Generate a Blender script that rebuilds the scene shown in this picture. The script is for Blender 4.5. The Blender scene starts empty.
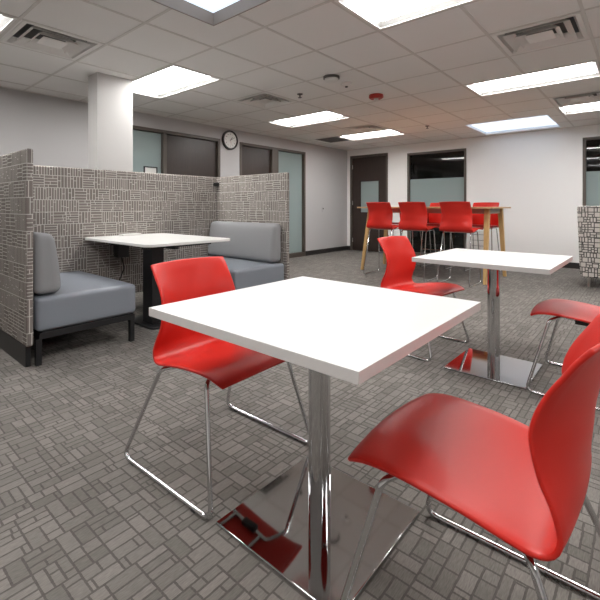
import bpy, bmesh, math, random
from mathutils import Vector, Matrix
random.seed(7)
S = bpy.context.scene
COL = S.collection
PI = math.pi

# ------------------------------------------------------------------ camera, world, exposure
cam_d = bpy.data.cameras.new('camera')
cam = bpy.data.objects.new('camera', cam_d); COL.objects.link(cam)
cam.location = (5.5877, -8.5541, 1.075)
cam.rotation_euler = (PI/2, 0, 0.7163)
cam_d.sensor_width = 36; cam_d.lens = 411.86/600*36
cam_d.shift_x = (300-290.15)/600; cam_d.shift_y = (206.0-300)/600
cam_d.clip_start = .02
S.camera = cam
w = bpy.data.worlds.new('world'); S.world = w; w.use_nodes = True
w.node_tree.nodes['Background'].inputs[0].default_value = (.75, .85, 1, 1)
w.node_tree.nodes['Background'].inputs[1].default_value = .6
S.view_settings.view_transform = 'Standard'; S.view_settings.look = 'None'
S.view_settings.gamma = 1; S.view_settings.use_curve_mapping = False
S.view_settings.exposure = 0.08
S.cycles.use_denoising = True
S.cycles.max_bounces = 10; S.cycles.diffuse_bounces = 5; S.cycles.glossy_bounces = 5
S.cycles.sample_clamp_indirect = 6
S.cycles.caustics_reflective = False; S.cycles.caustics_refractive = False
LIGHT_E = 19.5       # fluorescent lens brightness
SKY_E = 1.05          # skylight pane brightness

# ------------------------------------------------------------------ materials
def mat(name, col, rough=.5, metal=0, spec=.5, emit=None, es=0, coat=0, trans=0, bump=0, bscale=200):
    m = bpy.data.materials.new(name); m.use_nodes = True
    b = m.node_tree.nodes['Principled BSDF']
    b.inputs['Base Color'].default_value = (*col, 1); b.inputs['Roughness'].default_value = rough
    b.inputs['Metallic'].default_value = metal; b.inputs['Specular IOR Level'].default_value = spec
    b.inputs['Coat Weight'].default_value = coat; b.inputs['Transmission Weight'].default_value = trans
    if emit: b.inputs['Emission Color'].default_value = (*emit, 1); b.inputs['Emission Strength'].default_value = es
    if bump:
        nt = m.node_tree; N = nt.nodes; L = nt.links
        tc = N.new('ShaderNodeTexCoord'); n = N.new('ShaderNodeTexNoise'); n.inputs['Scale'].default_value = bscale
        bp = N.new('ShaderNodeBump'); bp.inputs['Strength'].default_value = bump; bp.inputs['Distance'].default_value = .002
        L.new(tc.outputs['Object'], n.inputs['Vector']); L.new(n.outputs['Fac'], bp.inputs['Height']); L.new(bp.outputs['Normal'], b.inputs['Normal'])
    return m

class NT:
    def __init__(s, m): s.t = m.node_tree; s.N = s.t.nodes; s.L = s.t.links
    def n(s, ty, **k):
        x = s.N.new('ShaderNode'+ty)
        for a, v in k.items(): setattr(x, a, v)
        return x
    def put(s, sock, v):
        if isinstance(v, (int, float, tuple)): sock.default_value = v
        else: s.L.new(v, sock)
    def m(s, op, a, b=0, c=None):
        x = s.n('Math', operation=op); s.put(x.inputs[0], a); s.put(x.inputs[1], b)
        if c is not None: s.put(x.inputs[2], c)
        return x.outputs[0]
    def comb(s, a, b, c=0.):
        x = s.n('CombineXYZ'); s.put(x.inputs[0], a); s.put(x.inputs[1], b); s.put(x.inputs[2], c); return x.outputs[0]
    def rnd(s, vec):
        x = s.n('TexWhiteNoise', noise_dimensions='3D'); s.L.new(vec, x.inputs['Vector']); return x.outputs['Value']
    def mix(s, f, a, b):
        x = s.n('Mix', data_type='RGBA'); s.put(x.inputs[0], f); s.put(x.inputs[6], a); s.put(x.inputs[7], b); return x.outputs[2]

def weave(name, axes, cell, nlines, lw, c_bg, c_bg2, c_line, rough=.9, streak=0., edge=.5, seed=0., bump=.3, big=None, wob=0.):
    """blocks of parallel bars, each block turned either way at random, outlined by the line colour"""
    m = bpy.data.materials.new(name); m.use_nodes = True; q = NT(m)
    b = q.N['Principled BSDF']; b.inputs['Roughness'].default_value = rough; b.inputs['Specular IOR Level'].default_value = .2
    tc = q.n('TexCoord'); sp = q.n('SeparateXYZ'); q.L.new(tc.outputs['Object'], sp.inputs[0])
    ax = dict(x=sp.outputs[0], y=sp.outputs[1], z=sp.outputs[2])
    if axes == 'auto':     # pick the two axes from the surface normal
        ge = q.n('NewGeometry'); vt = q.n('VectorTransform', vector_type='NORMAL', convert_from='WORLD', convert_to='OBJECT')
        q.L.new(ge.outputs['Normal'], vt.inputs[0]); sn = q.n('SeparateXYZ'); q.L.new(vt.outputs[0], sn.inputs[0])
        isx = q.m('GREATER_THAN', q.m('ABSOLUTE', sn.outputs[0]), .7)
        u = q.m('ADD', q.m('MULTIPLY', ax['y'], isx), q.m('MULTIPLY', ax['x'], q.m('SUBTRACT', 1., isx)))
        v = ax['z']
        isz = q.m('GREATER_THAN', q.m('ABSOLUTE', sn.outputs[2]), .7)
        v = q.m('ADD', q.m('MULTIPLY', ax['y'], isz), q.m('MULTIPLY', v, q.m('SUBTRACT', 1., isz)))
    else:
        u, v = ax[axes[0]], ax[axes[1]]
    U = q.m('DIVIDE', u, cell); V = q.m('DIVIDE', v, cell)
    if wob:
        wn = q.n('TexNoise'); wn.inputs['Scale'].default_value = 90.; wn.inputs['Detail'].default_value = 1.; q.L.new(tc.outputs['Object'], wn.inputs['Vector'])
        sw = q.n('SeparateColor'); q.L.new(wn.outputs['Color'], sw.inputs[0])
        U = q.m('ADD', U, q.m('MULTIPLY', q.m('SUBTRACT', sw.outputs[0], .5), wob*2)); V = q.m('ADD', V, q.m('MULTIPLY', q.m('SUBTRACT', sw.outputs[1], .5), wob*2))
    # shift every row of blocks a little so blocks interlock
    rowr = q.rnd(q.comb(q.m('FLOOR', V), 3.7+seed)); U = q.m('ADD', U, q.m('MULTIPLY', q.m('FLOOR', q.m('MULTIPLY', rowr, 3.)), .3333))
    cu = q.m('FLOOR', U); cv = q.m('FLOOR', V); fu = q.m('FRACT', U); fv = q.m('FRACT', V)
    r = q.rnd(q.comb(cu, cv, 1.3+seed)); r2 = q.rnd(q.comb(cu, cv, 9.1+seed))
    ori = q.m('GREATER_THAN', r, edge)
    t = q.m('ADD', q.m('MULTIPLY', fu, ori), q.m('MULTIPLY', fv, q.m('SUBTRACT', 1., ori)))
    o = q.m('ADD', q.m('MULTIPLY', fv, ori), q.m('MULTIPLY', fu, q.m('SUBTRACT', 1., ori)))
    k = q.m('ADD', q.m('FLOOR', q.m('MULTIPLY', r2, 2.)), float(nlines-1))
    T = q.m('MULTIPLY', t, k)
    bar = q.m('FLOOR', T); ft = q.m('FRACT', T)
    wln = q.m('MULTIPLY', k, lw)
    l1 = q.m('LESS_THAN', ft, wln)
    # cross cut of each bar at a random place
    rb = q.rnd(q.comb(q.m('ADD', cu, q.m('MULTIPLY', bar, .13)), cv, 5.5+seed))
    cut = q.m('ADD', .15, q.m('MULTIPLY', rb, 1.6))
    l2 = q.m('LESS_THAN', q.m('ABSOLUTE', q.m('SUBTRACT', o, cut)), lw*.5)
    l3 = q.m('LESS_THAN', o, lw)
    line = q.m('MAXIMUM', l1, q.m('MAXIMUM', l2, l3))
    rc = q.rnd(q.comb(q.m('ADD', cu, q.m('MULTIPLY', bar, .17)), cv, 2.2+seed))
    bg = q.mix(rc, c_bg, c_bg2)
    nz = q.n('TexNoise'); nz.inputs['Scale'].default_value = 1.0; nz.inputs['Detail'].default_value = 3
    if streak:
        q.L.new(q.comb(q.m('MULTIPLY', u, streak*.12), q.m('MULTIPLY', v, streak)), nz.inputs['Vector'])
        amt = .9
    else:
        q.L.new(q.comb(q.m('MULTIPLY', u, 260.), q.m('MULTIPLY', v, 260.)), nz.inputs['Vector']); amt = .35
    nf = q.m('ADD', 1-amt*.5, q.m('MULTIPLY', nz.outputs['Fac'], amt))
    colr = q.mix(q.m('MULTIPLY', line, .85), bg, c_line)
    if big:
        n2 = q.n('TexNoise'); n2.inputs['Scale'].default_value = big; q.L.new(tc.outputs['Object'], n2.inputs['Vector'])
        nf = q.m('MULTIPLY', nf, q.m('ADD', .85, q.m('MULTIPLY', n2.outputs['Fac'], .3)))
    hs = q.n('HueSaturation'); q.L.new(colr, hs.inputs['Color']); q.L.new(nf, hs.inputs['Value'])
    q.L.new(hs.outputs[0], b.inputs['Base Color'])
    bp = q.n('Bump'); bp.inputs['Strength'].default_value = bump; bp.inputs['Distance'].default_value = .002
    q.L.new(q.m('ADD', q.m('SUBTRACT', 1., line), nz.outputs['Fac']), bp.inputs['Height']); q.L.new(bp.outputs[0], b.inputs['Normal'])
    return m

def c255(r, g, b, k=1.):
    f = lambda x: ((x/255+.055)/1.055)**2.4 if x > 10 else x/255/12.92
    return (f(r)*k, f(g)*k, f(b)*k)
def c4(*a): return (*c255(*a), 1.)

M = {}
M['carpet'] = weave('carpet', 'yx', .094, 3, .07, c4(136,131,126), c4(115,111,106), c4(89,85,81), rough=.95, streak=330., edge=.68, bump=.5, big=1.2, wob=.018)
M['booth_fabric'] = weave('booth_fabric', 'auto', .113, 5, .045, c4(118,111,107), c4(132,124,119), c4(206,202,195), rough=.9, edge=.42, seed=4.)
M['maze_fabric'] = weave('maze_fabric', 'auto', .066, 2, .17, c4(205,199,193), c4(196,190,185), c4(30,28,29), rough=.9, edge=.5, seed=11.)
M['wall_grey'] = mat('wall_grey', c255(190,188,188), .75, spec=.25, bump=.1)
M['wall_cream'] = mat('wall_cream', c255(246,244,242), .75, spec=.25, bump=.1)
M['tile'] = mat('ceiling_tile', c255(240,238,235), .95, spec=.1, bump=.6, bscale=350)
M['tbar'] = mat('ceiling_tbar', c255(218,214,209), .6)
M['tray'] = mat('skylight_surround', c255(156,145,137), .7)
M['white_metal'] = mat('white_enamel', c255(238,236,232), .45)
M['vent_metal'] = mat('vent_enamel', c255(236,233,229), .5)
M['dark'] = mat('dark_recess', (.02,.02,.02), .8)
M['reflector'] = mat('troffer_reflector', c255(185,184,182), .5)
M['duct'] = mat('vent_duct', c255(95,92,90), .7)
M['lens'] = mat('fluorescent_lens', (.9,.9,.9), .4, emit=(1,.985,.965), es=LIGHT_E)
M['skypane'] = mat('skylight_pane', (.8,.9,1), .3, emit=(.74,.86,1.0), es=SKY_E)
M['skywell'] = mat('skylight_well', c255(235,238,242), .6)
M['base'] = mat('rubber_baseboard', c255(38,35,34), .5)
M['frame'] = mat('bronze_frame', c255(88,80,73), .45)
M['door'] = None
M['red'] = mat('red_polypropylene', (.61,.022,.014), .37, spec=.38, bump=.04, bscale=900)
M['red_dev'] = mat('red_enamel', (.42,.03,.02), .35)
M['chrome'] = mat('chrome', (.64,.64,.65), .07, metal=1)
M['plate'] = mat('polished_steel_plate', (.58,.58,.59), .05, metal=1)
M['laminate'] = mat('white_laminate', c255(226,226,225), .38, spec=.35)
M['edge'] = mat('grey_edge_band', c255(218,214,212), .45)
M['booth_top'] = mat('booth_table_laminate', c255(228,227,224), .35)
M['black'] = mat('black_powder_coat', (.012,.012,.013), .4)
M['vinyl'] = mat('blue_grey_vinyl', c255(128,133,141), .38, spec=.4, bump=.12, bscale=500)
M['cushion'] = mat('grey_upholstery', c255(142,142,144), .85, spec=.2, bump=.4, bscale=600)
M['plastic_black'] = mat('black_plastic', (.015,.015,.015), .45)
M['white_plastic'] = mat('white_plastic', c255(228,226,222), .4)
M['clock_face'] = mat('clock_face', c255(235,235,232), .35)
M['ink'] = mat('ink', (.02,.02,.02), .5)
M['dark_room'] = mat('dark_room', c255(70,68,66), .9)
M['brass'] = mat('satin_nickel', (.6,.58,.55), .3, metal=1)

def wood(name, ca, cb, rough, sc=(3, 3, .35), dist=4):
    m = bpy.data.materials.new(name); m.use_nodes = True; q = NT(m); b = q.N['Principled BSDF']
    tc = q.n('TexCoord'); mp = q.n('Mapping'); mp.inputs['Scale'].default_value = sc
    q.L.new(tc.outputs['Object'], mp.inputs[0])
    nz = q.n('TexNoise'); nz.inputs['Scale'].default_value = 14; nz.inputs['Detail'].default_value = 6; nz.inputs['Distortion'].default_value = dist*.2
    q.L.new(mp.outputs[0], nz.inputs['Vector'])
    q.L.new(q.mix(nz.outputs['Fac'], ca, cb), b.inputs['Base Color']); b.inputs['Roughness'].default_value = rough
    return m
M['door'] = wood('espresso_veneer', c4(44,34,30), c4(64,51,45), .38)
M['oak'] = wood('oak', c4(214,176,120), c4(186,146,92), .45)
M['oak_top'] = wood('oak_top', c4(196,160,118), c4(172,136,98), .45, sc=(.35,3,3))

def glass_mat(name, tint, frost):
    m = bpy.data.materials.new(name); m.use_nodes = True; q = NT(m); N = q.N; N.remove(N['Principled BSDF']); out = N['Material Output']
    gl = q.n('BsdfGlossy'); gl.inputs['Roughness'].default_value = .02 if not frost else .12; gl.inputs['Color'].default_value = (1,1,1,1)
    fr = q.n('Fresnel'); fr.inputs['IOR'].default_value = 1.5
    if frost:
        df = q.n('BsdfDiffuse'); df.inputs['Color'].default_value = tint
        tl = q.n('BsdfTranslucent'); tl.inputs['Color'].default_value = tint
        mx = q.n('MixShader'); mx.inputs[0].default_value = .25; q.L.new(df.outputs[0], mx.inputs[1]); q.L.new(tl.outputs[0], mx.inputs[2]); base = mx.outputs[0]
        # faint vertical unevenness of the film
    else:
        tr = q.n('BsdfTransparent'); tr.inputs['Color'].default_value = tint; base = tr.outputs[0]
    m2 = q.n('MixShader'); q.L.new(fr.outputs[0], m2.inputs[0]); q.L.new(base, m2.inputs[1]); q.L.new(gl.outputs[0], m2.inputs[2])
    q.L.new(m2.outputs[0], out.inputs[0]); return m
M['frost'] = glass_mat('frosted_glass', c4(164,180,179), True)
M['glass'] = glass_mat('clear_glass', (.55,.56,.55,1), False)

# ------------------------------------------------------------------ helpers
def B(): return bmesh.new()
def bx(bm, x0, x1, y0, y1, z0, z1):
    r = bmesh.ops.create_cube(bm, size=1)
    for v in r['verts']:
        v.co = Vector(((x0+x1)/2+v.co.x*(x1-x0), (y0+y1)/2+v.co.y*(y1-y0), (z0+z1)/2+v.co.z*(z1-z0)))
    return r['verts']
def obj(name, bm, m, parent=None, bevel=0, seg=2, smooth=True, loc=None, kind=None):
    me = bpy.data.meshes.new(name); bmesh.ops.recalc_face_normals(bm, faces=bm.faces); bm.to_mesh(me); bm.free()
    for k in (m if isinstance(m, list) else [m]): me.materials.append(k)
    o = bpy.data.objects.new(name, me); COL.objects.link(o)
    if parent: o.parent = parent
    if loc: o.location = loc
    if smooth:
        for p in me.polygons: p.use_smooth = True
        me.set_sharp_from_angle(angle=math.radians(35))
    if bevel:
        b = o.modifiers.new('bevel', 'BEVEL'); b.width = bevel; b.segments = seg; b.limit_method = 'ANGLE'; b.harden_normals = False
    if kind: o['kind'] = kind
    return o
def thing(name, label, cat, loc=(0,0,0), rz=0, group=None):
    o = bpy.data.objects.new(name, None); COL.objects.link(o); o.location = loc; o.rotation_euler = (0,0,rz)
    o.empty_display_size = .1; tag(o, label, cat, group); return o
def tag(o, label, cat, group=None):
    o['label'] = label; o['category'] = cat
    if group: o['group'] = group
    return o
def struct(name, bm, m, parent=None, **k):
    return obj(name, bm, m, parent, kind=None if parent else 'structure', **k)
def dup(root, loc, rz, label=None, group=None):
    r = root.copy(); COL.objects.link(r); r.location = loc; r.rotation_euler = (0,0,rz)
    if label: r['label'] = label
    if group: r['group'] = group
    for ch in list(root.children):
        c = ch.copy(); COL.objects.link(c); c.parent = r
        for g in list(ch.children):
            d = g.copy(); COL.objects.link(d); d.parent = c
    return r
def fillet(pts, r, n=6, closed=False):
    pts = [Vector(p) for p in pts]; out = []; N = len(pts)
    for i, p in enumerate(pts):
        if not closed and i in (0, N-1): out.append(p); continue
        a = pts[i-1]; c = pts[(i+1) % N]; d1 = (a-p); d2 = (c-p)
        ang = d1.angle(d2); t = min(r/math.tan(ang/2), d1.length*.45, d2.length*.45)
        p1 = p+d1.normalized()*t; p2 = p+d2.normalized()*t
        for k in range(n+1):
            s = k/n; out.append((p1*(1-s)**2 + p*2*s*(1-s) + p2*s*s))
    return out
def tube(bm, pts, r, seg=10, closed=False):
    pts = [Vector(p) for p in pts]; N = len(pts); rings = []
    up = None
    for i, p in enumerate(pts):
        if closed: d = (pts[(i+1) % N]-pts[i-1]).normalized()
        else: d = (pts[min(i+1, N-1)]-pts[max(i-1, 0)]).normalized()
        if up is None:
            up = d.orthogonal().normalized()
        else:
            up = (up - d*up.dot(d)).normalized()
        s = d.cross(up)
        rings.append([bm.verts.new(p+(up*math.cos(2*PI*k/seg)+s*math.sin(2*PI*k/seg))*r) for k in range(seg)])
    M_ = N if closed else N-1
    for i in range(M_):
        a = rings[i]; b = rings[(i+1) % N]; off = 0
        if closed and i == N-1:   # best twist match
            off = min(range(seg), key=lambda o: (a[0].co-b[o].co).length)
        for k in range(seg):
            bm.faces.new((a[k], a[(k+1) % seg], b[(k+1+off) % seg], b[(k+off) % seg]))
    if not closed:
        bm.faces.new(rings[0][::-1]); bm.faces.new(rings[-1])
def rbox(x0, x1, y0, y1, z0, z1, r, n=16):
    bm = B(); bmesh.ops.create_cube(bm, size=2)
    bmesh.ops.subdivide_edges(bm, edges=bm.edges[:], cuts=n, use_grid_fill=True)
    c = Vector(((x0+x1)/2, (y0+y1)/2, (z0+z1)/2)); h = Vector(((x1-x0)/2, (y1-y0)/2, (z1-z0)/2))
    for v in bm.verts:
        p = Vector((0,0,0)); inner = Vector((0,0,0))
        for a in range(3):
            t = v.co[a]; s_ = 1 if t >= 0 else -1; t = abs(t); rr = min(r, h[a])
            q = (h[a]-rr)*t/.62 if t < .62 else (h[a]-rr)+rr*(t-.62)/.38
            p[a] = s_*q; inner[a] = s_*min(q, h[a]-rr)
        d = p-inner
        if d.length > 1e-6:
            m_ = max(abs(d[0]), abs(d[1]), abs(d[2])); d = d.normalized()*m_
        v.co = c+inner+d
    return bm
def cyl(bm, x, y, z0, z1, r, r2=None, seg=32):
    res = bmesh.ops.create_cone(bm, cap_ends=True, segments=seg, radius1=r, radius2=r if r2 is None else r2, depth=z1-z0)
    for v in res['verts']: v.co += Vector((x, y, (z0+z1)/2))
    return res['verts']
def lathe(bm, prof, c=(0,0,0), seg=32):
    c = Vector(c); rings = []
    for r, z in prof:
        rings.append([bm.verts.new(c+Vector((r*math.cos(2*PI*k/seg), r*math.sin(2*PI*k/seg), z))) for k in range(seg)] if r > 1e-6 else [bm.verts.new(c+Vector((0,0,z)))])
    for a, b in zip(rings, rings[1:]):
        for k in range(seg):
            k2 = (k+1) % seg
            if len(a) == 1 and len(b) == 1: continue
            if len(a) == 1: bm.faces.new((a[0], b[k], b[k2]))
            elif len(b) == 1: bm.faces.new((a[k], a[k2], b[0]))
            else: bm.faces.new((a[k], a[k2], b[k2], b[k]))
def beam(bm, a, b, w, d, up=(0,0,1)):
    """rectangular bar from a to b; w,d may be (start,end)"""
    a = Vector(a); b = Vector(b); t = (b-a).normalized()
    s = Vector((1,0,0)); s = (s-t*s.dot(t)).normalized(); u = t.cross(s)
    W = w if isinstance(w, tuple) else (w, w); D = d if isinstance(d, tuple) else (d, d)
    vs = []
    for p, ww, dd in ((a, W[0], D[0]), (b, W[1], D[1])):
        vs.append([bm.verts.new(p+s*ww/2*i+u*dd/2*j) for i, j in ((-1,-1),(1,-1),(1,1),(-1,1))])
    for k in range(4): bm.faces.new((vs[0][k], vs[0][(k+1)%4], vs[1][(k+1)%4], vs[1][k]))
    bm.faces.new(vs[0][::-1]); bm.faces.new(vs[1])
def catmull(rows, n):
    out = []; L = len(rows)
    for i in range(L-1):
        p0 = rows[max(i-1,0)]; p1 = rows[i]; p2 = rows[i+1]; p3 = rows[min(i+2,L-1)]
        for k in range(n):
            t = k/n
            out.append(tuple(.5*((2*b)+(-a+c)*t+(2*a-5*b+4*c-d)*t*t+(-a+3*b-3*c+d)*t**3) for a,b,c,d in zip(p0,p1,p2,p3)))
    out.append(rows[-1]); return out

def wall_with_holes(bm, axis, pos, thick, u0, u1, z0, z1, holes):
    """vertical wall slab from boxes around rectangular holes (ua,ub,za,zb), holes sorted and apart"""
    def slab(ua, ub, za, zb):
        if ub-ua < 1e-4 or zb-za < 1e-4: return
        if axis == 'x': bx(bm, min(pos,pos+thick), max(pos,pos+thick), ua, ub, za, zb)
        else: bx(bm, ua, ub, min(pos,pos+thick), max(pos,pos+thick), za, zb)
    u = u0
    for ua, ub, za, zb in sorted(holes):
        slab(u, ua, z0, z1); slab(ua, ub, z0, za); slab(ua, ub, zb, z1); u = ub
    slab(u, u1, z0, z1)

# ------------------------------------------------------------------ room shell
RX, RY, RH = 9.4, -11.2, 2.44
TH = .14
bm = B(); bx(bm, -TH, RX+TH, RY-TH, TH, -.05, 0); struct('floor', bm, M['carpet'], smooth=False)
# openings
W1 = (-6.06, -3.98, 0, 2.235); W2 = (-3.53, -1.64, 0, 2.235)
DF = (.09, 1.10, 0, 2.29)
WF = (1.57, 2.83, .02, 2.235); WR = (4.74, 6.1, .02, 2.235)
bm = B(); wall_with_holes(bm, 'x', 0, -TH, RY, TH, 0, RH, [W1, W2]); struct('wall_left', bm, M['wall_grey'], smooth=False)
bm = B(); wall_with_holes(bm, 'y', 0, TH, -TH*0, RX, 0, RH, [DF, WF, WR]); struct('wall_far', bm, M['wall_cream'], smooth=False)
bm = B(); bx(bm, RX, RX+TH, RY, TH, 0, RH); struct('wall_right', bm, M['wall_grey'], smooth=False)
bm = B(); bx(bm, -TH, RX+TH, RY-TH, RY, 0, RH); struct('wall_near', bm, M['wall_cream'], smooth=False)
# baseboards
bm = B()
for a, b in ((RY, W1[0]), (W1[1], W2[0]), (W2[1], 0)): bx(bm, 0, .008, a, b, 0, .10)
struct('baseboard_left', bm, M['base'], smooth=False)
bm = B()
for a, b in ((0, DF[0]), (DF[1], WF[0]), (WF[1], WR[0]), (WR[1], RX)): bx(bm, a, b, -.008, 0, 0, .10)
struct('baseboard_far', bm, M['base'], smooth=False)

# ceiling grid cells
GX = [.28+.62*i for i in range(-1, 16)]
GX = [0.0]+[.28+.62*i for i in range(0, 15)]+[RX]
GY = [0.0]+[-.60-.635*k for k in range(0, 17)]+[RY]
YL = [-.60-.635*k for k in range(0, 17)]
LIGHTS = []   # x0,x1,y0,y1
def yrow(k): return (YL[k+1], YL[k])
for xa in (.90,):
    for k in (1, 4, 8, 11): LIGHTS.append((xa, xa+1.24, *yrow(k)))
for k in (4, 8, 12): LIGHTS.append((4.0, 5.24, *yrow(k)))
LIGHTS.append((4.62, 5.86, *yrow(1)))
for k in (4, 8, 12): LIGHTS.append((7.1, 8.34, *yrow(k)))
SKY = [(3.10, 4.33, -7.81, -6.58), (3.24, 4.45, -1.38, -.16)]
VENTS = [(1.53, 2.13, -7.575, -6.955), (1.53, 2.13, -5.035, -4.42), (1.53, 2.13, -2.495, -1.88), (4.63, 5.23, -5.035, -4.42), (4.63, 5.23, -2.495, -1.88)]
def vent_inner(v): return (v[0]+.03, v[1]-.03, v[2]+.03, v[3]-.03)
holes = [(l[0]+.012, l[1]-.012, l[2]+.012, l[3]-.012) for l in LIGHTS]+SKY+[vent_inner(v) for v in VENTS]
def grid_slab(bm, x0, x1, y0, y1, z0, z1, holes):
    xs = sorted({x0, x1}|{h[0] for h in holes}|{h[1] for h in holes}); ys = sorted({y0, y1}|{h[2] for h in holes}|{h[3] for h in holes})
    for j in range(len(ys)-1):
        cy = (ys[j]+ys[j+1])/2; run = None
        for i in range(len(xs)-1):
            cx = (xs[i]+xs[i+1])/2
            solid = not any(h[0] < cx < h[1] and h[2] < cy < h[3] for h in holes)
            if solid and run is None: run = xs[i]
            if not solid and run is not None: bx(bm, run, xs[i], ys[j], ys[j+1], z0, z1); run = None
        if run is not None: bx(bm, run, x1, ys[j], ys[j+1], z0, z1)
bm = B(); grid_slab(bm, -TH, RX+TH, RY-TH, TH, RH, RH+.03, holes); struct('ceiling', bm, M['tile'], smooth=False)
# T-bar grid
def cut_runs(a, b, blocks):
    runs = [(a, b)]
    for s, e in blocks:
        nr = []
        for p, q in runs:
            if e <= p or s >= q: nr.append((p, q)); continue
            if s > p: nr.append((p, s))
            if e < q: nr.append((e, q))
        runs = nr
    return runs
bm = B(); t = .011
BLK = LIGHTS+SKY+VENTS
for x in GX[1:-1]:
    for p, q in cut_runs(RY, 0, [(h[2], h[3]) for h in BLK if h[0]+.02 < x < h[1]-.02]): bx(bm, x-t, x+t, p, q, RH-.004, RH)
for y in GY[1:-1]:
    for p, q in cut_runs(0, RX, [(h[0], h[1]) for h in BLK if h[2]+.02 < y < h[3]-.02]): bx(bm, p, q, y-t, y+t, RH-.0035, RH)
struct('trim_1', bm, M['tbar'], smooth=False)
# wall angle of the ceiling
bm = B(); bx(bm, 0, .02, RY, 0, RH-.006, RH); bx(bm, 0, RX, -.02, 0, RH-.006, RH); struct('trim_2', bm, M['tbar'], smooth=False)

# column in the room
bm = B(); bx(bm, 1.147, 1.36, -6.686, -6.30, 0, RH); o = obj('column', bm, mat('column_paint', c255(196,194,192), .6), bevel=.004, smooth=False); o['kind'] = 'structure'

# skylights: window_5 and window_6
for n, (x0, x1, y0, y1) in zip((5, 6), SKY):
    hh = .09 if n == 5 else .045
    bm = B(); z0, z1 = RH-.002, RH+hh
    for a in ((x0, x0+.012, y0, y1), (x1-.012, x1, y0, y1), (x0+.012, x1-.012, y0, y0+.012), (x0+.012, x1-.012, y1-.012, y1)):
        bx(bm, a[0], a[1], a[2], a[3], z0, z1+.03)
    w5 = struct('window_%d' % n, bm, M['tray'] if n == 5 else M['skywell'], smooth=False)
    bm = B(); bx(bm, x0, x1, y0, y1, z1, z1+.02); obj('glass_pane', bm, M['skypane'], w5, smooth=False)

# ------------------------------------------------------------------ doors and glazed screens
def frame_boxes(bm, axis, u0, u1, z0, z1, fw, d0, d1, bottom=True, mull=()):
    def b(ua, ub, za, zb):
        if axis == 'x': bx(bm, d0, d1, ua, ub, za, zb)
        else: bx(bm, ua, ub, d0, d1, za, zb)
    b(u0, u0+fw, z0, z1); b(u1-fw, u1, z0, z1); b(u0+fw, u1-fw, z1-fw, z1)
    if bottom: b(u0+fw, u1-fw, z0, z0+fw)
    for a, c in mull: b(a, c, z0, z1-fw)
def lever(parent, pos, axis='x', s=1):
    bm = B()
    x, y, z = pos
    if axis == 'x':
        tube(bm, [(x,y,z),(x+.05,y,z),(x+.055,y+.11*s,z)], .009)
        bx(bm, x, x+.008, y-.028, y+.028, z-.028, z+.028)
    else:
        tube(bm, [(x,y,z),(x,y-.05,z),(x+.11*s,y-.055,z)], .009)
        bx(bm, x-.028, x+.028, y-.008, y, z-.028, z+.028)
    return obj('door_handle', bm, M['brass'], parent)
# left wall, near opening: glass sidelight + door
bm = B(); frame_boxes(bm, 'x', W1[0], W1[1], 0, 2.235, .05, -.12, .012, bottom=False, mull=[(-5.09,-5.03)]); bx(bm, -.12, .012, W1[0]+.05, -5.09, 0, .09)
w1 = struct('window_1', bm, M['frame'], smooth=False, bevel=.003)
bm = B(); bx(bm, -.062, -.054, W1[0]+.05, -5.09, .09, 2.185); obj('glass_pane', bm, M['frost'], w1, smooth=False)
bm = B(); bx(bm, -.085, -.04, -5.027, -4.033, .008, 2.18); d1 = struct('door_1', bm, M['door'], smooth=False)
lever(d1, (-.04, -4.12, 1.0), 'x', -1)
bm = B(); frame_boxes(bm, 'x', W2[0], W2[1], 0, 2.235, .05, -.12, .012, bottom=False, mull=[(-2.68,-2.50)])
bx(bm, -.12, .012, -2.50, W2[1]-.05, 0, .09)
w2 = struct('window_2', bm, M['frame'], smooth=False, bevel=.003)
bm = B(); bx(bm, -.062, -.054, -2.50, W2[1]-.05, .09, 2.185); obj('glass_pane', bm, M['frost'], w2, smooth=False)
bm = B(); bx(bm, -.085, -.04, -3.477, -2.683, .008, 2.18); d2 = struct('door_2', bm, M['door'], smooth=False)
lever(d2, (-.04, -2.78, 1.0), 'x', -1)
# far wall door with a frosted lite
bm = B(); frame_boxes(bm, 'y', DF[0], DF[1], 0, DF[3], .05, -.012, .12, bottom=False)
fr = struct('trim_3', bm, M['frame'], smooth=False, bevel=.003)
bm = B(); x0, x1 = DF[0]+.053, DF[1]-.053
g = (.36, .86, .92, 1.67)
wall_with_holes(bm, 'y', .02, .045, x0, x1, .008, 2.235, [g]); d3 = struct('door_3', bm, M['door'], smooth=False)
bm = B(); frame_boxes(bm, 'y', g[0]-.012, g[1]+.012, g[2]-.012, g[3]+.012, .02, .012, .07); obj('glazing_bead', bm, M['door'], d3, smooth=False)
bm = B(); bx(bm, g[0]+.008, g[1]-.008, .038, .046, g[2]+.008, g[3]-.008); obj('glass_pane', bm, M['frost'], d3, smooth=False)
lever(d3, (x1-.07, .02, 1.0), 'y', -1)
for z in (.25, 1.15, 2.02):
    bm = B(); cyl(bm, x0+.002, .012, z-.05, z+.05, .008, seg=12); obj('hinge', bm, M['brass'], d3)
# far wall windows with a frosted band between clear glass
for n, Wn in ((3, WF), (4, WR)):
    bm = B(); frame_boxes(bm, 'y', Wn[0], Wn[1], Wn[2], Wn[3], .045, -.012, .12)
    f = struct('window_%d' % n, bm, M['frame'], smooth=False, bevel=.003)
    a, b_ = Wn[0]+.045, Wn[1]-.045
    for nm, za, zb, mm in (('glass_pane', .065, .95, M['glass']), ('frosted_band', .95, 1.66, M['frost']), ('glass_pane', 1.66, Wn[3]-.045, M['glass'])):
        bm = B(); bx(bm, a, b_, .05, .056, za, zb); obj(nm, bm, mm, f, smooth=False)
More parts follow.
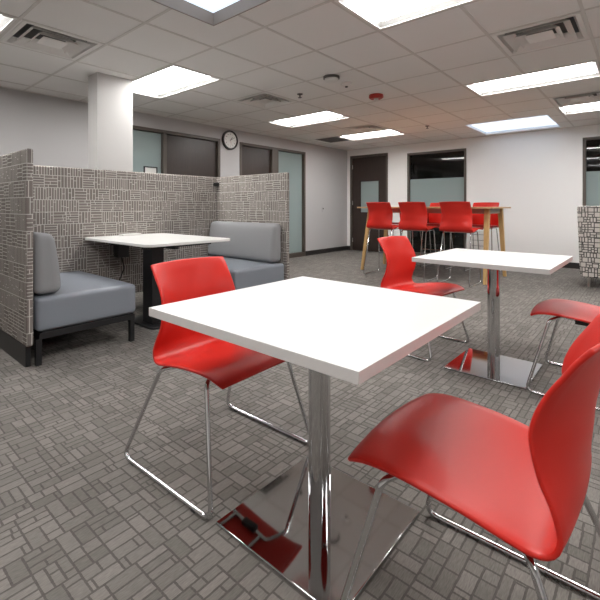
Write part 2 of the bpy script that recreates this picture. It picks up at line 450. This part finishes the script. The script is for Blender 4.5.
# dim rooms beyond the glass
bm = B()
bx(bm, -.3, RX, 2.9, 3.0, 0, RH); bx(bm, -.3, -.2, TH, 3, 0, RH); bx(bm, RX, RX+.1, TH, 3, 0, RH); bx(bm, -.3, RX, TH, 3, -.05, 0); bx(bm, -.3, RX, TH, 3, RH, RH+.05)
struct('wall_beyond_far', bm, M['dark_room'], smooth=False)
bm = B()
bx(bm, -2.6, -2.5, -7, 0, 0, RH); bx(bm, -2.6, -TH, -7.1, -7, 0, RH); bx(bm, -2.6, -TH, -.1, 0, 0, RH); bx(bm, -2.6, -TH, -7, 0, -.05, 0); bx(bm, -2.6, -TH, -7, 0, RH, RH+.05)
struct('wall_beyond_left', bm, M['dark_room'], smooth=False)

# ------------------------------------------------------------------ ceiling lights, vents, devices
def light(i, r, label):
    x0, x1, y0, y1 = r
    cx, cy = (x0+x1)/2, (y0+y1)/2; hx, hy_ = (x1-x0)/2-.014, (y1-y0)/2-.014
    t_ = thing('ceiling_light', label, 'ceiling light', (cx, cy, RH), 0, 'troffer lights in the ceiling grid')
    bm = B()
    # flange
    for a in ((-hx, hx, -hy_, -hy_+.02), (-hx, hx, hy_-.02, hy_), (-hx, -hx+.02, -hy_+.02, hy_-.02), (hx-.02, hx, -hy_+.02, hy_-.02)): bx(bm, *a, -.006, 0)
    obj('frame', bm, M['white_metal'], t_, smooth=False)
    bm = B()   # sloped reflector pan
    ix, iy = hx-.02, hy_-.02; jx, jy = ix-.035, iy-.05; z1 = .036
    vo = [bm.verts.new((a*ix, b*iy, 0)) for a, b in ((-1,-1),(1,-1),(1,1),(-1,1))]
    vi = [bm.verts.new((a*jx, b*jy, z1)) for a, b in ((-1,-1),(1,-1),(1,1),(-1,1))]
    vb = [bm.verts.new((a*(hx-.001), b*(hy_-.001), z1+.01)) for a, b in ((-1,-1),(1,-1),(1,1),(-1,1))]
    for k in range(4):
        bm.faces.new((vo[k], vo[(k+1)%4], vi[(k+1)%4], vi[k])); bm.faces.new((vo[k], vo[(k+1)%4], vb[(k+1)%4], vb[k]))
    bm.faces.new(vb)
    obj('reflector', bm, M['reflector'], t_, smooth=False)
    bm = B(); bx(bm, -jx, jx, -jy, jy, z1-.012, z1-.004)
    obj('lens', bm, M['lens'], t_, smooth=False, bevel=.003)
LAB = ['lit troffer light farthest away, left of the door on the far wall', 'lit troffer light in the middle of the ceiling, beyond the sprinkler head',
 'lit troffer light just right of the square column', 'lit troffer light cut by the left picture edge beside the near vent',
 'long lit troffer light between the two right-hand vents', 'large lit troffer light at the top middle of the picture', 'lit troffer light above the camera, outside the top of the picture',
 'short-looking lit troffer light at the right edge beside the farther right vent', 'troffer light outside the right of the picture, nearest the far wall', 'troffer light outside the right of the picture, halfway along', 'troffer light outside the right of the picture, level with the camera']
for i, r in enumerate(LIGHTS): light(i, r, LAB[i])

VLAB = ['square vent diffuser at upper left between the lit troffer and column', 'square vent diffuser left of the sprinkler head', 'small square vent diffuser behind the farthest left-row troffer',
        'large square vent diffuser at upper right over the tables', 'vent diffuser at the right edge touching the far short troffer']
for v, lab in zip(VENTS, VLAB):
    cx, cy = (v[0]+v[1])/2, (v[2]+v[3])/2; h = .3
    t_ = thing('ceiling_vent', lab, 'vent', (cx, cy, RH), 0, 'square vent diffusers in the ceiling')
    def ring(bm, a, za, b, zb, th=.003):
        vs = []
        for rr, zz in ((a, za), (b, zb), (b, zb+th), (a, za+th)):
            vs.append([bm.verts.new((s*rr, u*rr, zz)) for s, u in ((-1,-1),(1,-1),(1,1),(-1,1))])
        for j in range(4):
            for k in range(4): bm.faces.new((vs[j][k], vs[j][(k+1)%4], vs[(j+1)%4][(k+1)%4], vs[(j+1)%4][k]))
    bm = B(); ring(bm, .295, -.006, .262, -.004); obj('frame', bm, M['vent_metal'], t_, smooth=False)
    bm = B(); ring(bm, .262, -.004, .235, .045)
    obj('outer_cone', bm, M['vent_metal'], t_, smooth=False)
    bm = B(); ring(bm, .225, -.012, .165, .04); obj('louver', bm, M['vent_metal'], t_, smooth=False)
    bm = B(); ring(bm, .150, -.014, .10, .03); obj('louver', bm, M['vent_metal'], t_, smooth=False)
    bm = B(); bx(bm, -.095, .095, -.095, .095, -.006, -.002); obj('center_plate', bm, M['vent_metal'], t_, smooth=False)
    bm = B(); bx(bm, -.262, .262, -.262, .262, .055, .06); obj('duct', bm, M['duct'], t_, smooth=False)
# flat return grille
t_ = thing('return_grille', 'flat grey return air grille close to the left wall by the far corner', 'vent', (.72, -1.60, RH))
bm = B()
for a in ((-.3,.3,-.3,-.28),(-.3,.3,.28,.3),(-.3,-.28,-.28,.28),(.28,.3,-.28,.28)): bx(bm, *a, -.008, -.0045)
obj('frame', bm, M['vent_metal'], t_, smooth=False)
bm = B()
for k in range(13): bx(bm, -.28, .28, -.27+k*.043, -.245+k*.043, -.008, -.0045)
obj('slats', bm, M['duct'], t_, smooth=False)
# devices on the ceiling
def dome(name, label, cat, x, y, parts, group=None):
    t_ = thing(name, label, cat, (x, y, RH), 0, group)
    for nm, prof, m in parts:
        bm = B(); lathe(bm, prof, (0,0,0), 28); obj(nm, bm, M[m], t_)
dome('smoke_detector', 'round smoke detector on a dark mount ring, over the middle of the room', 'smoke detector', 3.07, -5.0,
     [('mount', [(0,-.004),(.085,-.004),(.085,-.028),(0,-.028)], 'duct'), ('cover', [(0,-.026),(.072,-.026),(.074,-.04),(.06,-.058),(.02,-.064),(0,-.064)], 'white_plastic')])
dome('occupancy_sensor', 'small off-white round sensor beside the smoke detector', 'sensor', 3.06, -4.70,
     [('body', [(0,-.004),(.062,-.004),(.060,-.02),(.04,-.038),(0,-.04)], 'vent_metal'), ('eye', [(0,-.038),(.018,-.038),(.014,-.05),(0,-.054)], 'duct')])
dome('fire_alarm_strobe', 'red round fire alarm horn strobe on the ceiling', 'fire alarm', 3.065, -4.05,
     [('housing', [(0,-.004),(.085,-.004),(.088,-.035),(.07,-.05),(0,-.05)], 'red_dev'), ('strobe_lens', [(0,-.049),(.03,-.049),(.026,-.07),(.01,-.078),(0,-.078)], 'white_plastic')])
for x, y, lab in ((2.39, -4.70, 'small sprinkler head between the vent and the smoke detector'), (2.75, -1.75, 'tiny sprinkler head near the far end light')):
    dome('sprinkler_head', lab, 'sprinkler', x, y, group='ceiling sprinkler heads', parts= [('escutcheon', [(0,-.004),(.036,-.004),(.03,-.012),(.012,-.014),(0,-.014)], 'duct'), ('deflector', [(0,-.012),(.008,-.012),(.008,-.045),(.024,-.047),(.024,-.05),(0,-.05)], 'duct')])

# ------------------------------------------------------------------ wall clock
def text_mesh(bm, s, size, loc, rot, depth=.001):
    cu = bpy.data.curves.new('t', 'FONT'); cu.body = s; cu.size = size; cu.align_x = 'CENTER'; cu.align_y = 'CENTER'; cu.extrude = depth
    o = bpy.data.objects.new('t', cu); COL.objects.link(o)
    dg = bpy.context.evaluated_depsgraph_get(); me = bpy.data.meshes.new_from_object(o.evaluated_get(dg))
    me.transform(Matrix.Translation(loc) @ rot); bm.from_mesh(me)
    bpy.data.objects.remove(o); bpy.data.curves.remove(cu); bpy.data.meshes.remove(me)
ck = thing('wall_clock', 'round wall clock with black rim and white face between the two dark doors', 'clock', (0, -3.775, 2.235))
RV = Matrix.Rotation(PI/2, 4, 'Y')   # disc axis z -> x
def on_wall(bm): bmesh.ops.transform(bm, matrix=RV, verts=bm.verts)
bm = B(); lathe(bm, [(0,.001),(.172,.001),(.175,.02),(.167,.045),(.150,.045),(.146,.03),(0,.03)], seg=48); on_wall(bm); obj('rim', bm, M['plastic_black'], ck)
bm = B(); lathe(bm, [(0,.031),(.141,.031),(.141,.033),(0,.033)], seg=48); on_wall(bm); obj('clock_face', bm, M['clock_face'], ck)
# local: x out of wall, +y is to the viewer's right, z up
RT = Matrix(((0,0,1,0),(1,0,0,0),(0,1,0,0),(0,0,0,1)))
bm = B()
for h in range(1, 13):
    a = PI/2-h*PI/6; text_mesh(bm, str(h), .032, Vector((.0345, .105*math.cos(a), .105*math.sin(a))), RT, .0006)
for k in range(60):
    a = k*PI/30; r0 = .128; vs = bx(bm, .0335, .0345, -.0012, .0012, r0, .136)
    bmesh.ops.rotate(bm, cent=(0,0,0), matrix=Matrix.Rotation(a, 3, 'X'), verts=vs)
obj('numerals', bm, M['ink'], ck, smooth=False)
for nm, ang, ln, wd, mm in (('hour_hand', -40, .07, .007, 'ink'), ('minute_hand', -62, .10, .005, 'ink'), ('second_hand', -170, .085, .002, 'red_dev')):
    bm = B(); vs = bx(bm, .036, .038, -wd/2, wd/2, -.015, ln); bmesh.ops.rotate(bm, cent=(0,0,0), matrix=Matrix.Rotation(math.radians(ang), 3, 'X'), verts=vs)
    obj(nm, bm, M[mm], ck, smooth=False)

t_ = thing('framed_card', 'small dark-framed card on the frosted glass, just above the booth screen', 'sign', (-.05, -5.27, 1.505))
bm = B(); frame_boxes(bm, 'x', -.11, .11, 0, .16, .016, -.003, .012); obj('frame', bm, M['black'], t_, smooth=False)
bm = B(); bx(bm, -.002, .004, -.094, .094, .016, .144); obj('card', bm, M['white_plastic'], t_, smooth=False)
# wall plates
t_ = thing('light_switch', 'small switch plate on the left wall near the far corner', 'switch', (0, -1.0, 1.0))
bm = B(); bx(bm, 0, .006, -.036, .036, -.058, .058); obj('plate', bm, M['wall_grey'], t_, bevel=.002)
bm = B(); bx(bm, .006, .012, -.012, .012, .0, .03); obj('switch', bm, M['ink'], t_, smooth=False)
t_ = thing('wall_box', 'low white slotted box on the far wall behind the high table', 'wall box', (3.06, 0, .22))
bm = B(); bx(bm, -.14, .14, -.05, 0, 0, .38); obj('body', bm, M['white_plastic'], t_, bevel=.006)
bm = B()
for k in range(3): bx(bm, -.11, .11, -.053, -.049, .07+k*.11, .078+k*.11)
obj('slots', bm, M['duct'], t_, smooth=False)

# ------------------------------------------------------------------ booth
by0, by1 = -7.648, -5.20; bx0, bx1 = 1.375, 2.49; BZ = 1.443
bs = thing('booth_screen', 'high u-shaped screen in grey basketweave fabric wrapping the booth', 'booth screen', (0,0,0))
def panel(x0, x1, y0, y1, z0=.14, z1=BZ):
    bm = B(); bx(bm, x0, x1, y0, y1, z0, z1); return obj('fabric_panel', bm, M['booth_fabric'], bs, bevel=.014, seg=3)
panel(bx0, bx0+.05, by0+.045, by1)
panel(bx0, bx1, by0, by0+.045, z1=1.458)
panel(bx0, 2.62, by1, by1+.05)
bm = B(); bx(bm, bx0+.01, bx1-.03, by0+.004, by0+.036, 0, .142)
obj('plinth', bm, M['black'], bs, smooth=False)
for fx, fy in ((2.56, by1+.006), (bx0+.006, by1+.006), (bx0+.006, -6.41)):
    bm = B(); bx(bm, fx, fx+.038, fy, fy+.038, 0, .142); obj('foot', bm, M['black'], bs, smooth=False)
bm = B(); bx(bm, bx0+.045, bx0+.10, by1-.055, by1+.002, 1.325, 1.37); obj('bracket', bm, M['plastic_black'], bs, bevel=.006)

def bench(sign, y_wall, label, xr):
    """sign=+1: seat extends towards +y from y_wall"""
    t_ = thing('booth_bench', label, 'bench', ((1.43+xr)/2, y_wall, 0), 0, 'two facing booth benches')
    cx = (1.43+xr)/2; x0, x1 = 1.43-cx, xr-cx
    Y = lambda a: a*sign
    def b2(bm, xa, xb, ya, yb, za, zb): return bx(bm, xa, xb, min(Y(ya),Y(yb)), max(Y(ya),Y(yb)), za, zb)
    bm = rbox(x0, x1, .004, .715, .222, .452, .03)
    for v in bm.verts:
        u = (v.co.x-x0)/(x1-x0); q = (v.co.y-.004)/.711
        if v.co.z > .40: v.co.z += .012*(1-abs(2*u-1)**3)*(1-abs(2*q-1)**3)
        v.co.y = Y(v.co.y)
    obj('seat_cushion', bm, M['vinyl'], t_)
    bm = rbox(x0+.01, x1-.035, .0, .15, .462, .885, .05)
    for v in bm.verts:
        q = (v.co.z-.462)/.423; u = (v.co.x-x0)/(x1-x0); d = v.co.y/.15
        bulge = .022*(1-abs(2*q-1)**2.5)*(1-abs(2*u-1)**5)
        v.co.y = Y(d*(.178-.055*q+bulge)+.002)
    obj('back_cushion', bm, M['cushion'], t_)
    bm = B()
    b2(bm, x0+.02, x1-.005, .66, .70, .175, .215); b2(bm, x0+.02, x1-.005, .02, .06, .175, .215)
    b2(bm, x1-.045, x1-.005, .06, .66, .175, .215); b2(bm, x0+.02, x0+.06, .06, .66, .175, .215)
    b2(bm, x0+.02, x1-.01, .04, .69, .213, .222)
    obj('frame', bm, M['black'], t_, smooth=False)
    for xx in (x0+.02, x1-.04):
        for yy in (.0, .665):
            bm = B(); b2(bm, xx, xx+.034, yy, yy+.034, 0, .176); obj('leg', bm, M['black'], t_, smooth=False)
    return t_
bench(1, by0+.058, 'grey upholstered booth bench at left, its back cushion against the near screen', 2.50)
bench(-1, by1-.003, 'grey upholstered booth bench behind the near red chair, facing the camera side', 2.60)

# booth table
t_ = thing('booth_table', 'white booth table with rounded corners on a black column', 'table', (2.05, -6.42, 0))
bm = B()
vs = bx(bm, -.62, .59, -.44, .44, .747, .770)
ed = [e for e in bm.edges if abs(e.verts[0].co.z-e.verts[1].co.z) > .01]
bmesh.ops.bevel(bm, geom=ed, offset=.075, segments=6, affect='EDGES', profile=.5)
obj('tabletop', bm, M['booth_top'], t_, bevel=.003)
bm = B(); bx(bm, .05, .21, -.18, -.06, .02, .746); obj('column', bm, M['black'], t_, bevel=.006)
bm = B(); vs = bx(bm, -.16, .31, -.24, .22, 0.0, .02)
ed = [e for e in bm.edges if abs(e.verts[0].co.z-e.verts[1].co.z) > .01]
bmesh.ops.bevel(bm, geom=ed, offset=.06, segments=6, affect='EDGES', profile=.5)
obj('base', bm, M['black'], t_, bevel=.004)
bm = B(); bx(bm, -.60, .50, -.14, -.10, .705, .7465); bx(bm, -.25, -.22, -.35, .35, .71, .7465); bx(bm, .34, .37, -.35, .35, .71, .7465); obj('support_bar', bm, M['black'], t_, smooth=False)
t_ = thing('power_box', 'small white power box at the screen end of the booth table', 'power outlet', (1.53, -6.42, .770))
bm = B(); bx(bm, -.05, .05, -.10, .10, 0.0, .018); obj('body', bm, M['white_plastic'], t_, bevel=.004)
t_ = thing('power_unit', 'black power unit with hanging cable below the booth table', 'power unit', (1.50, -6.50, .53))
bm = B(); bx(bm, -.05, .05, -.06, .06, .02, .172); obj('body', bm, M['plastic_black'], t_, bevel=.008)
bm = B(); tube(bm, fillet([(0,0,.03),(.0,.03,-.10),(.02,-.06,-.28),(-.02,.02,-.50),(.04,.10,-.523)], .06), .006); obj('cable', bm, M['plastic_black'], t_)

# ------------------------------------------------------------------ red shell seats
RIM = [ # f, z, half width, centre df, centre dz
 (.289,.430,.226,.014,.010),(.268,.443,.235,.008,.012),(.222,.455,.239,.002,.006),(.146,.457,.239,0,-.004),(.03,.447,.238,0,-.018),
 (-.067,.429,.234,0,-.016),(-.120,.419,.229,-.004,-.008),(-.152,.430,.225,-.010,-.004),(-.163,.462,.220,-.017,0),(-.149,.510,.213,-.034,0),
 (-.129,.550,.209,-.056,0),(-.116,.597,.207,-.074,0),(-.112,.636,.206,-.081,0),(-.122,.678,.204,-.078,0),(-.142,.720,.203,-.068,0),
 (-.166,.757,.204,-.054,.002),(-.187,.789,.205,-.040,.004),(-.211,.818,.204,-.028,.006)]
def shell_bm(dz=0, s=1.):
    rows = catmull(RIM, 3); bm = B(); nu = 16; g = []
    for f, z, hw, df, dzc in rows:
        r = []
        for i in range(nu+1):
            u = 2*i/nu-1; k = 1-abs(u)**2.1
            r.append(bm.verts.new(((f+df*k)*s, u*hw*s, z+dzc*k+dz)))
        g.append(r)
    for a, b in zip(g, g[1:]):
        for i in range(nu): bm.faces.new((a[i], a[i+1], b[i+1], b[i]))
    return bm
def make_shell(parent, dz=0, s=1.):
    o = obj('seat_shell', shell_bm(dz, s), M['red'], parent)
    for p in o.data.polygons: p.use_smooth = True
    a = o.data.attributes.get('sharp_edge')
    if a: o.data.attributes.remove(a)
    so = o.modifiers.new('thick', 'SOLIDIFY'); so.thickness = .011; so.offset = 0; so.use_even_offset = True
    bv = o.modifiers.new('soft', 'BEVEL'); bv.width = .0045; bv.segments = 2; bv.limit_method = 'ANGLE'; bv.angle_limit = math.radians(50)
    return o
R_T = .0088
def make_chair():
    t_ = thing('cafe_chair', 'x', 'chair')
    make_shell(t_)
    for s in (-1, 1):
        loop = fillet([(.145, .15*s, .436), (.195, .222*s, .418), (.300, .288*s, R_T), (-.275, .290*s, R_T), (-.118, .213*s, .392), (-.07, .15*s, .4025)], .034, 7, closed=True)
        bm = B(); tube(bm, loop, R_T, 12, closed=True); sl = obj('sled_frame', bm, M['chrome'], t_)
        for f in (.21, -.20):
            bm = B(); bx(bm, f-.012, f+.012, .289*s-.010, .289*s+.010, .0, .010); obj('glide', bm, M['plastic_black'], sl, bevel=.003)
    for f, z in ((.11, .4335), (-.05, .405)):
        bm = B(); tube(bm, [(f, -.15, z), (f, .15, z)], R_T, 10); obj('crossbar', bm, M['chrome'], t_)
    for s in (-1, 1):
        bm = B(); bx(bm, .0, .08, .15*s-.016, .15*s+.016, .405, .428); obj('mount_pad', bm, M['plastic_black'], t_, bevel=.003)
    return t_
ch = make_chair()
ch.location = (4.165, -7.397, 0); ch.rotation_euler = (0,0,.02); ch['label'] = 'red shell chair tucked under the left side of the near white table'; g_ = 'red sled-base chairs at the two pedestal tables'
ch['group'] = g_
dup(ch, (5.302, -7.445, 0), PI, 'red shell chair at lower right, largest, its back cut by the picture edge', g_)
dup(ch, (4.205, -5.475, 0), -.12, 'red shell chair on the left of the farther pedestal table', g_)
dup(ch, (5.352, -5.57, 0), PI, 'red shell chair cut by the right edge beside the farther pedestal table', g_)

def make_stool():
    t_ = thing('bar_stool', 'x', 'stool'); dz = .312
    make_shell(t_, dz, 1.0)
    for s in (-1, 1):
        loop = fillet([(.17, .185*s, .722), (.23, .215*s, R_T), (-.27, .215*s, R_T), (-.115, .185*s, .714)], .05, 7, closed=True)
        bm = B(); tube(bm, loop, .0075, 10, closed=True); obj('sled_frame', bm, M['chrome'], t_)
    bm = B(); tube(bm, [(.199, -.2, .32), (.199, .2, .32)], .0075, 10); obj('footrest', bm, M['chrome'], t_)
    for f, z in ((.10, .718), (-.06, .712)):
        bm = B(); tube(bm, [(f, -.185, z), (f, .185, z)], .0075, 10); obj('crossbar', bm, M['chrome'], t_)
    return t_
st = make_stool(); g2 = 'red bar stools around the high oak table'
st['label'] = 'red bar stool at the left end of the near side of the high table'; st['group'] = g2
st.location = (2.44, -2.68, 0); st.rotation_euler = (0,0,PI/2)
for x, y, r, lab in ((2.985, -2.68, PI/2, 'red bar stool in the middle of the near side of the high table'),
                     (3.605, -2.69, PI/2, 'red bar stool at the right end of the near side of the high table'),
                     (2.22, -1.39, -PI/2, 'red bar stool at the left end of the wall side of the high table'),
                     (2.78, -1.39, -PI/2, 'red bar stool in the middle of the wall side of the high table'),
                     (3.53, -1.39, -PI/2, 'red bar stool at the right end of the wall side of the high table')):
    dup(st, (x, y, 0), r, lab, g2)

# ------------------------------------------------------------------ pedestal tables
def pedestal(loc, sx, sy, bs_, rz, label):
    t_ = thing('pedestal_table', label, 'table', loc, rz, 'white-topped chrome pedestal tables')
    bm = B(); bx(bm, -sx/2, sx/2, -sy/2, sy/2, .709, .737)
    me = obj('tabletop', bm, [M['laminate'], M['edge']], t_, bevel=.0012, smooth=False)
    for p in me.data.polygons:
        if abs(p.normal.z) < .5: p.material_index = 1
    bm = B(); cyl(bm, 0, 0, .012, .700, .038, seg=48); obj('column', bm, M['chrome'], t_)
    bm = B(); bx(bm, -.16, .16, -.16, .16, .699, .709); obj('mounting_plate', bm, M['black'], t_, smooth=False)
    bm = B(); bx(bm, -bs_/2, bs_/2, -bs_/2, bs_/2, 0, .012); obj('base_plate', bm, M['plate'], t_, bevel=.003)
pedestal((4.737, -7.424, 0), .81, .81, .498, 0, 'nearest square white table on a chrome column and polished steel base')
pedestal((4.808, -5.593, 0), .78, .80, .484, -.013, 'farther square white table on a chrome column between two red chairs')

# ------------------------------------------------------------------ high table
t_ = thing('high_table', 'long oak counter-height table with splayed wooden legs by the far wall', 'table', (0,0,0))
bm = B(); bx(bm, 1.88, 4.00, -2.58, -1.58, 1.038, 1.062); obj('tabletop', bm, M['oak_top'], t_, bevel=.003)
bm = B()
bx(bm, 2.02, 3.90, -2.40, -2.375, .965, 1.038); bx(bm, 2.02, 3.90, -1.80, -1.775, .965, 1.038)
bx(bm, 2.00, 2.025, -2.375, -1.80, .965, 1.038); bx(bm, 3.88, 3.905, -2.375, -1.80, .965, 1.038)
obj('apron', bm, mat('apron_paint', c255(172,158,146), .5), t_, smooth=False)
for a, b in (((1.93,-2.50,0),(2.04,-2.40,1.038)), ((3.90,-2.56,0),(3.885,-2.40,1.038)), ((3.93,-1.66,0),(3.90,-1.79,1.038)), ((1.90,-1.66,0),(2.02,-1.79,1.038))):
    bm = B(); beam(bm, a, b, (.045,.07), (.04,.065))
    for v in bm.verts:
        if v.co.z < .1: v.co.z = 0
        elif v.co.z > 1.0: v.co.z = 1.038
    obj('leg', bm, M['oak'], t_, bevel=.004)

# ------------------------------------------------------------------ patterned lounge seat at right edge
t_ = thing('lounge_chair', 'high-backed lounge seat in black and white maze-pattern fabric at the right edge', 'lounge seat', (5.49, -1.60, 0))
bm = B(); vs = bx(bm, -.62, .62, -.36, -.22, .13, 1.075)
for v in vs:
    if v.co.z < .5: v.co.x *= .955; v.co.y += .05
obj('backrest', bm, M['maze_fabric'], t_, bevel=.025, seg=3)
for s in (-1, 1):
    bm = B(); vs = bx(bm, min(s*.61, s*.50), max(s*.61, s*.50), -.24, .40, .13, .80)
    for v in vs:
        if v.co.z < .5: v.co.x *= .955
    obj('side_wing', bm, M['maze_fabric'], t_, bevel=.025, seg=3)
bm = B(); bx(bm, -.49, .49, -.18, .40, .16, .44); obj('seat_cushion', bm, M['cushion'], t_, bevel=.03, seg=3)
for x in (-.50, .50):
    for y in (-.24, .32):
        bm = B(); cyl(bm, x, y, 0, .15, .014, .02, 16); obj('leg', bm, M['brass'], t_)
